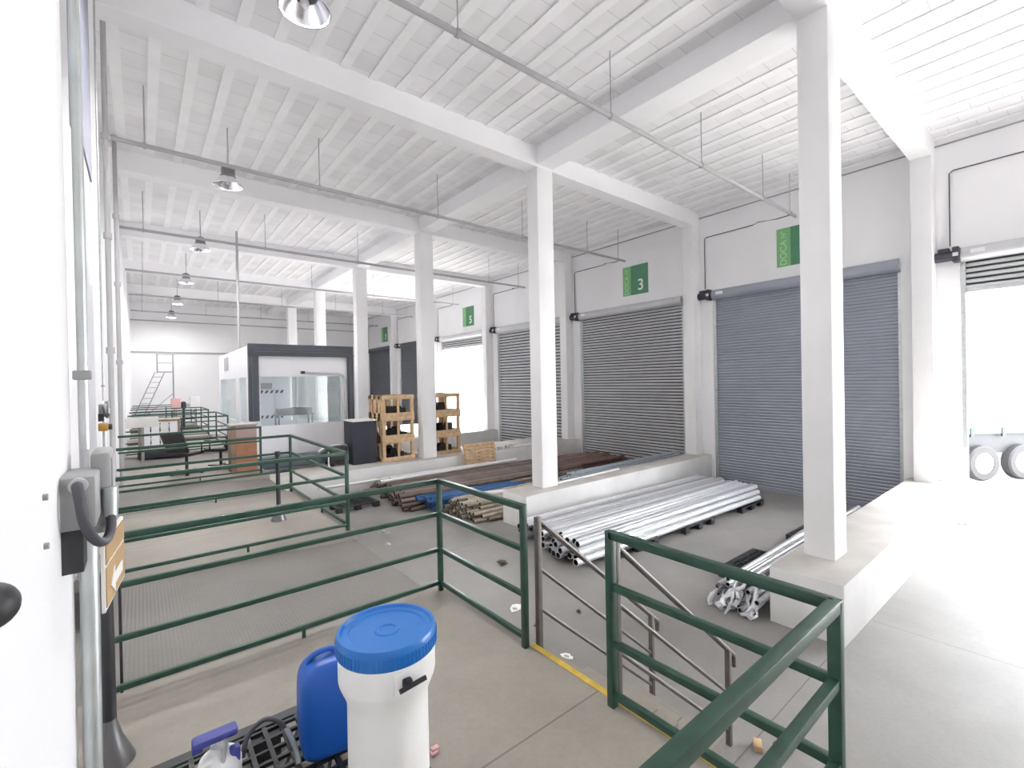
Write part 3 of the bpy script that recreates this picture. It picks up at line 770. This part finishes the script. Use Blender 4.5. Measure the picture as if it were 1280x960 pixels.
mb = MB()
for i in range(14):
    a = random.uniform(8.1, 10.4); b_ = 12.1 + random.random() * .6; s_ = random.uniform(.05, .12); mb.box(a, a + s_ * 2, b_, b_ + s_, -.36, -.36 + s_, bev=.01)
tag(mb.build('rubble', 'plinthtop'), 'heap of pale rubble on the raised deck right of the crates', 'rubble', None, 'stuff')

# ------------------------------------------------------------------ office booth
bo = empty('office_booth', (2.34, 14.3, -1.05)); tag(bo, 'white office booth with dark slate front frame and windows', 'booth')
BW = 2.75; BD = 6.4; BZ0 = .35; BZ1 = 4.08   # relative
def panel_with_holes(axis, c0, c1, lo, hi, zlo, zhi, holes, name, mt, parent):
    """wall slab with rectangular holes. axis 'x': slab spans x (lo..hi) thick in y (c0..c1)"""
    us = sorted({lo, hi, *[h[0] for h in holes], *[h[1] for h in holes]}); vs = sorted({zlo, zhi, *[h[2] for h in holes], *[h[3] for h in holes]})
    mb = MB()
    for a, b_ in zip(us, us[1:]):
        for c, d in zip(vs, vs[1:]):
            if any(h[0] <= (a + b_) / 2 <= h[1] and h[2] <= (c + d) / 2 <= h[3] for h in holes): continue
            if axis == 'x': mb.box(a, b_, c0, c1, c, d)
            else: mb.box(c0, c1, a, b_, c, d)
    return mb.build(name, mt, parent)
fw = panel_with_holes('x', .03, .09, 0, BW, BZ0, BZ1 - .03, [(.25, 2.45, 1.82, 3.2)], 'front_wall', 'booth', bo)
panel_with_holes('x', BD - .09, BD - .03, 0, BW, BZ0, BZ1 - .03, [(.2, 2.55, 1.5, 3.3)], 'rear_wall', 'booth', bo)
lw = panel_with_holes('y', .0, .06, .09, BD - .09, BZ0, BZ1 - .03, [(2.5, 6.1, 1.85, 3.2), (.7, 1.9, 1.85, 3.2)], 'side_wall', 'booth', bo)
rw = panel_with_holes('y', BW - .06, BW, .09, BD - .09, BZ0, BZ1 - .03, [(.3, 6.1, 1.6, 3.3)], 'side_wall', 'booth', bo)
MB().box(0, BW, 0.03, BD, BZ1 - .03, BZ1).build('roof', 'booth', bo); MB().box(.02, BW - .02, .03, BD, BZ0 - .05, BZ0).build('floor_panel', 'booth', bo)
MB().box(.1, BW - .1, .3, BD - .3, 0, BZ0 - .05).build('base_frame', 'chassis', bo)
MB().box(.25, 2.45, .055, .062, 1.82, 3.2).build('window_pane', 'glass', fw); MB().box(.025, .032, 2.5, 6.1, 1.85, 3.2).build('window_pane', 'glass', lw)
MB().box(.025, .032, .7, 1.9, 1.85, 3.2).build('window_pane', 'glass', lw); MB().box(BW - .035, BW - .028, .3, 6.1, 1.6, 3.3).build('window_pane', 'glass', rw)
mb = MB()
for (a, b_, c, d) in [(.21, .25, 1.78, 3.24), (2.45, 2.49, 1.78, 3.24)]: mb.box(a, b_, .02, .03, c, d)
mb.box(.21, 2.49, .02, .03, 1.78, 1.82); mb.box(.21, 2.49, .02, .03, 3.2, 3.24); mb.build('window_frame', 'label', fw)
mb = MB().box(-.02, .0, 4.0, 4.9, 3.5, 3.95); mb.build('vent_grille', 'duct', lw)
fr = MB(); fr.box(-.06, BW + .06, -.12, .03, BZ1 - .30, BZ1 + .03, bev=.01); fr.box(-.06, .19, -.12, .03, 1.98, BZ1 - .3, bev=.01); fr.box(BW - .10, BW + .06, -.12, .03, .45, BZ1 - .3, bev=.01)
frm = fr.build('dark_frame', 'frame', bo)
mb = MB()
for q in (.09, .17): mb.box(.1, BW - .1, -.135, -.119, BZ1 - q - .02, BZ1 - q)
mb.box(.02, .05, -.135, -.119, 2.0, BZ1 - .3); mb.box(BW - .05, BW - .02, -.135, -.119, .5, BZ1 - .3)
mb.build('frame_rib', 'slate', frm)
MB().path([(1.30, -.2, 3.31), (1.6, -.2, 3.28), (2.2, -.2, 3.26), (2.38, -.2, 3.24), (2.48, -.2, 3.16), (2.5, -.2, 3.0), (2.5, -.2, 2.0), (2.5, -.2, .95)], .035).build('bent_pipe', 'galv', bo)
MB().box(1.25, 1.35, -.24, -.16, 3.27, 3.35).build('pipe_head', 'black', bo)
# things seen through the booth window
pn = empty('striped_panel', (3.5, 19.9, -.7)); tag(pn, 'white panel with black and white hazard stripes seen through the booth window', 'panel')
mb = MB().box(0, 1.15, 0, .05, 0, 3.6); mb.build('board', 'booth', pn)
for z in (2.3, 1.32):
    mb = MB()
    for i in range(5): mb.prism([(.05 + i * .18, z), (.14 + i * .18, z), (.2 + i * .18, z + .12), (.11 + i * .18, z + .12)], 'y', -.01, 0)
    mb.build('hazard_stripes', 'black', pn)
MB().box(.1, .5, -.02, 0, 2.46, 2.7).build('notice', 'greybox', pn)
dk = empty('booth_desk', (3.6, 17.2, -.7)); tag(dk, 'grey desk inside the booth behind the front window', 'desk')
MB().box(0, 1.2, 0, .6, 1.55, 1.6, bev=.01).build('desk_top', 'greybox', dk); MB().box(.05, 1.15, .05, .55, 1.6, 1.8, bev=.02).build('equipment', 'greybox', dk)
for x in (.03, 1.12):
    for y in (.03, .52): MB().box(x, x + .05, y, y + .05, 0, 1.55).build('leg', 'greybox', dk)
tag(MB().tube((2.44, 16.7, 3.03), (2.44, 16.7, ZC), .035, n=12).build('drop_pipe', 'duct'), 'tall grey pipe rising from the booth roof towards the ceiling', 'pipe')
# slate beam and rounded cart in front of the booth
tag(MB().box(2.2, 4.5, 14.0, 14.15, -.50, -.17, bev=.01).build('steel_beam', 'slate'), 'slate blue steel beam lying in front of the booth', 'beam')
mb = MB()
bp_ = empty('steel_bumper', (2.25, 13.25, -.36)); tag(bp_, 'long dark slate trough on the raised deck below the booth', 'trough')
MB().box(0, 2.0, 0, .35, .1, .38, bev=.02).build('trough_body', 'slate', bp_)
for x in (.1, 1.8): MB().box(x, x + .1, .05, .3, 0, .1).build('leg', 'black', bp_)
ct = empty('covered_cart', (4.0, 12.95, -.36)); tag(ct, 'small dark cart with rounded pale cover at the foot of the booth frame', 'cart')
MB().box(0, .5, 0, .5, .08, .5, bev=.03).build('cart_body', 'black', ct)
mb = MB().path([(-.28, .1, .42), (-.1, .1, .52), (.15, .1, .57), (.4, .1, .56), (.5, .1, .48), (.52, .1, .3), (.5, .1, .1)], .045); mb.build('pale_cover', 'galv', ct)
MB().tube((-.05, -.04, 0), (-.05, -.04, .42), .02).build('pale_post', 'label', ct)
for x in (.06, .44): MB().tube((x, .0, .05), (x, .06, .05), .05, n=14).build('wheel', 'tyre', ct)

# dark flat pallet and scraps on the floor
plastic_pallet((3.35, 10.45, -1.0), 1.0, .95, .12, 'flat black pallet on the floor right of the second platform')
def scrap(x, y, s_, mt, d, cat='paper scrap'):
    mb = MB(); v = []
    for i in range(7):
        a = i / 7 * 2 * PI; rr = s_ * random.uniform(.6, 1.2); v.append((math.cos(a) * rr, math.sin(a) * rr * .6))
    mb.prism(v, 'z', 0, .006); mb.box(-s_ * .4, s_ * .3, -s_ * .2, s_ * .25, .006, .03, bev=.004)
    o = mb.build('floor_scrap', mt); o.location = (x, y, fz(x) + .002); o.rotation_euler = (0, 0, random.random() * 3); tag(o, d, cat)
scrap(3.62, 8.53, .17, 'greybox', 'crumpled greenish grey sheet on the floor left of the corner post')
scrap(3.4, 7.86, .07, 'paper', 'small white paper ball on the floor below the second railing')
scrap(3.67, 4.55, .13, 'paper', 'white paper sheet on the floor behind the near railing')
scrap(3.61, 4.07, .06, 'leaf', 'dark leaf on the floor just below the white paper sheet', 'leaf')
scrap(3.42, 3.4, .08, 'paper', 'small pale scrap on the floor seen through the stair opening')
scrap(4.42, 5.80, .13, 'leaf', 'brown leaf clump on the floor before the silver pile', 'leaf')
scrap(4.2, 3.95, .05, 'leaf', 'little brown leaf between the two stair handrails', 'leaf')
o = MB().box(-.05, .05, -.03, .03, 0, .045, bev=.004).build('wood_offcut', 'wood'); o.location = (3.69, 1.60, -.998); o.rotation_euler = (0, 0, .5); tag(o, 'larger wood offcut on the floor below the near railing', 'wood offcut')
o = MB().box(-.015, .015, -.03, .03, 0, .04, bev=.003).build('wood_offcut', 'wood_side'); o.location = (3.80, 1.5, -.998); tag(o, 'smaller wood offcut on the floor below the near railing', 'wood offcut')
mb = MB()
for i in range(26):
    a = random.uniform(3.1, 5.3); b_ = 11.72 + random.random() * .2; s_ = random.uniform(.04, .1); mb.box(a, a + s_ * 1.6, b_, b_ + s_, -1.0, -1.0 + s_, bev=.01)
for i in range(14):
    a = random.uniform(4.5, 5.0); b_ = 11.45 + random.random() * .5; mb.tube((a, b_, -.95 + random.random() * .3), (a + .35, b_ + random.uniform(-.2, .2), -.9 + random.random() * .3), .02, n=6)
tag(mb.build('scrap_heap', 'brown_tube'), 'tangle of small scrap at the left end of the brown pile', 'scrap', None, 'stuff')

# ------------------------------------------------------------------ office chairs and cabinet on third platform
def chair(x, y, rz, d, lean=28):
    root = empty('office_chair', (x, y, 0), rz); root.scale = (1.02, 1.02, .98); tag(root, d, 'chair')
    for i in range(5):
        a = 2 * PI * i / 5
        l = MB().box(0, .29, -.025, .025, .05, .085, bev=.008, mtx=Matrix.Rotation(a, 4, 'Z')).build('base_leg', 'black', root)
        MB().tube((math.cos(a) * .28 - .0, math.sin(a) * .28 - .02, .028), (math.cos(a) * .28, math.sin(a) * .28 + .02, .028), .028, n=12).build('caster', 'black', l)
    MB().tube((0, 0, .05), (0, 0, .42), .03).build('gas_column', 'black', root)
    MB().box(-.23, .25, -.24, .24, .42, .50, bev=.035).build('seat', 'black', root)
    mt = Matrix.Translation((-.22, 0, .47)) @ Matrix.Rotation(math.radians(-lean), 4, 'Y')
    MB().box(-.035, .035, -.23, .23, .04, .55, bev=.03, mtx=mt).build('backrest', 'black', root)
    for s_ in (-1, 1):
        MB().path([(.05, s_ * .24, .45), (.05, s_ * .29, .5), (.05, s_ * .29, .68)], .016).build('arm_support', 'black', root)
        MB().box(-.1, .16, s_ * .29 - .035, s_ * .29 + .035, .68, .71, bev=.012).build('armrest', 'black', root)
chair(.75, 12.3, math.radians(52), 'black office chair with reclined back, left of the pair on the third platform', 24)
chair(1.42, 12.6, math.radians(140), 'black office chair facing left, next to the wooden cabinet', 20)
cb_ = empty('wooden_cabinet', (1.5, 11.62, 0)); tag(cb_, 'reddish wooden cabinet with pink upper panel beside the office chairs', 'cabinet')
MB().box(0, .5, 0, .45, 0, 1.03, bev=.005).build('body', 'wood_side', cb_); MB().box(.1, .5, -.012, 0, .03, .74).build('lower_panel', 'wood_red', cb_)
MB().box(.1, .5, -.012, 0, .77, 1.02).build('upper_panel', 'pinkboard', cb_); MB().box(-.02, .52, -.03, .47, 1.03, 1.06, bev=.004).build('top', 'plinthtop', cb_)

# ------------------------------------------------------------------ far left clutter
tb = empty('covered_table', (-.1, 15.7, 0)); tag(tb, 'table with pale hanging panels and dark base at the far left', 'table')
MB().box(0, .95, 0, .7, .98, 1.03, bev=.005).build('table_top', 'wood_side', tb)
for x in (.02, .88):
    for y in (.02, .63): MB().box(x, x + .05, y, y + .05, 0, .98).build('leg', 'wood_side', tb)
for i in range(4): MB().box(.1 + i * .2, .27 + i * .2, .03, .05, .3, .98).build('pale_panel', ('glass', 'booth', 'paper', 'booth')[i] if i else 'booth', tb)
MB().box(0, 1.0, -.02, .6, .0, .2, bev=.01).build('dark_base', 'black', tb)
for (x, y, z0, sx, sz, mt, d) in [(-.3, 14.2, .95, .62, .25, 'paper', 'white board sheet propped on the far left railing'), (1.05, 25.6, .9, .35, .5, 'pink', 'pale pink box far away behind the railings'),
                                  (1.75, 25.6, .9, .35, .55, 'paper', 'white box far away behind the railings')]:
    z_ = 0
    rt = empty('far_box' if mt != 'paper' or y > 20 else 'white_board', (x, y, 0)); tag(rt, d, 'box' if y > 20 else 'board')
    MB().box(0, sx, 0, .3 if y > 20 else .03, z0, z0 + sz, bev=.004).build('body', mt, rt); MB().box(sx / 2 - .03, sx / 2 + .03, 0, .03, 0, z0).build('stand', 'greybox', rt)
ps_ = empty('dark_stand', (1.5, 25.7, 0)); tag(ps_, 'narrow dark stand between the pink and white far boxes', 'stand')
MB().lathe([(.15, 0), (.15, .02), (.05, .05), (.05, .9), (.1, .95), (.1, 1.2), (.05, 1.25)], n=16).build('body', 'navy', ps_)
# warehouse access ladder at the back wall
ld = empty('access_ladder', (0, 31.5, 0)); tag(ld, 'pale grey access ladder with top platform in front of the back wall', 'ladder')
for y, dx in ((0, 0), (.3, .42)):
    mb = MB().tube((-.45 + dx, y, .03), (.62 + dx, y, 2.75), .025); mb.build('stile', 'duct', ld)
for i in range(9):
    t_ = (i + .5) / 9.5; MB().box(-.45 + 1.07 * t_, -.03 + 1.07 * t_, -.02, .3, .03 + 2.72 * t_, .06 + 2.72 * t_).build('tread', 'duct', ld)
for x in (.72, 1.42):
    for y in (0, .5): MB().tube((x, y, .03 if x > 1 else 2.7), (x, y, 3.75), .028).build('upright', 'duct', ld)
MB().box(.7, 1.45, -.02, .52, 2.73, 2.78).build('top_platform', 'duct', ld)
mb = MB()
for z in (3.25, 3.72): mb.tube((.72, 0, z), (1.42, 0, z), .022)
mb.build('guard_bar', 'duct', ld)
mb = MB().tube((1.42, 0, 1.6), (.05, 0, .25), .02); mb.tube((.0, 0, .1), (.6, 0, .03), .02); mb.build('brace', 'duct', ld)
struct(MB().box(-.62, XW, Y1 - .16, Y1 - .1, 3.88, 3.98).build('trim_3', 'duct'), 'grey rail across the back wall')
struct(MB().box(-.62, XW, Y1 - .14, Y1 - .1, 5.7, 5.76).build('trim_4', 'duct'), 'thin pipe line high on the back wall')

# ------------------------------------------------------------------ truck outside the open door
dv = Vector((.83, -.56, 0)).normalized(); nv = Vector((.56, .83, 0))
rzt = math.atan2(dv.y, dv.x)
tk = empty('truck_trailer', (18.3, 2.1, -1.21), rzt); tag(tk, 'mint green truck trailer parked outside the open dock door', 'truck')
MB().box(-.35, 8.5, .0, 2.4, 1.32, 3.9, bev=.03).build('body', 'mint', tk)
ch = MB().box(-.3, 8.5, .1, 2.3, .75, 1.32).build('chassis', 'chassis', tk)
for i in range(8): MB().box(.2 + i, .3 + i, -.02, .03, 1.25, 1.5).build('side_bracket', 'chassis', ch)
def wheel(x):
    wh = MB().lathe([(.30, -.14), (.46, -.14), (.5, -.1), (.5, .1), (.46, .14), (.30, .14)], n=36, caps=False).build('tyre', 'tyre', tk)
    wh.location = (x, .05, .5); wh.rotation_euler = (PI / 2, 0, 0)
    rm = MB().lathe([(.0, .02), (.10, .02), (.12, .06), (.22, .04), (.28, .12), (.30, .12), (.30, -.1), (0, -.1)], n=30, caps=False).build('rim', 'label', wh)
for x in (.55, 1.83, 3.1): wheel(x)
for z in (.35, .68, .95): MB().box(-.42, -.1, -.03, .1, z, z + .14).build('tail_lamp', 'amber', tk)
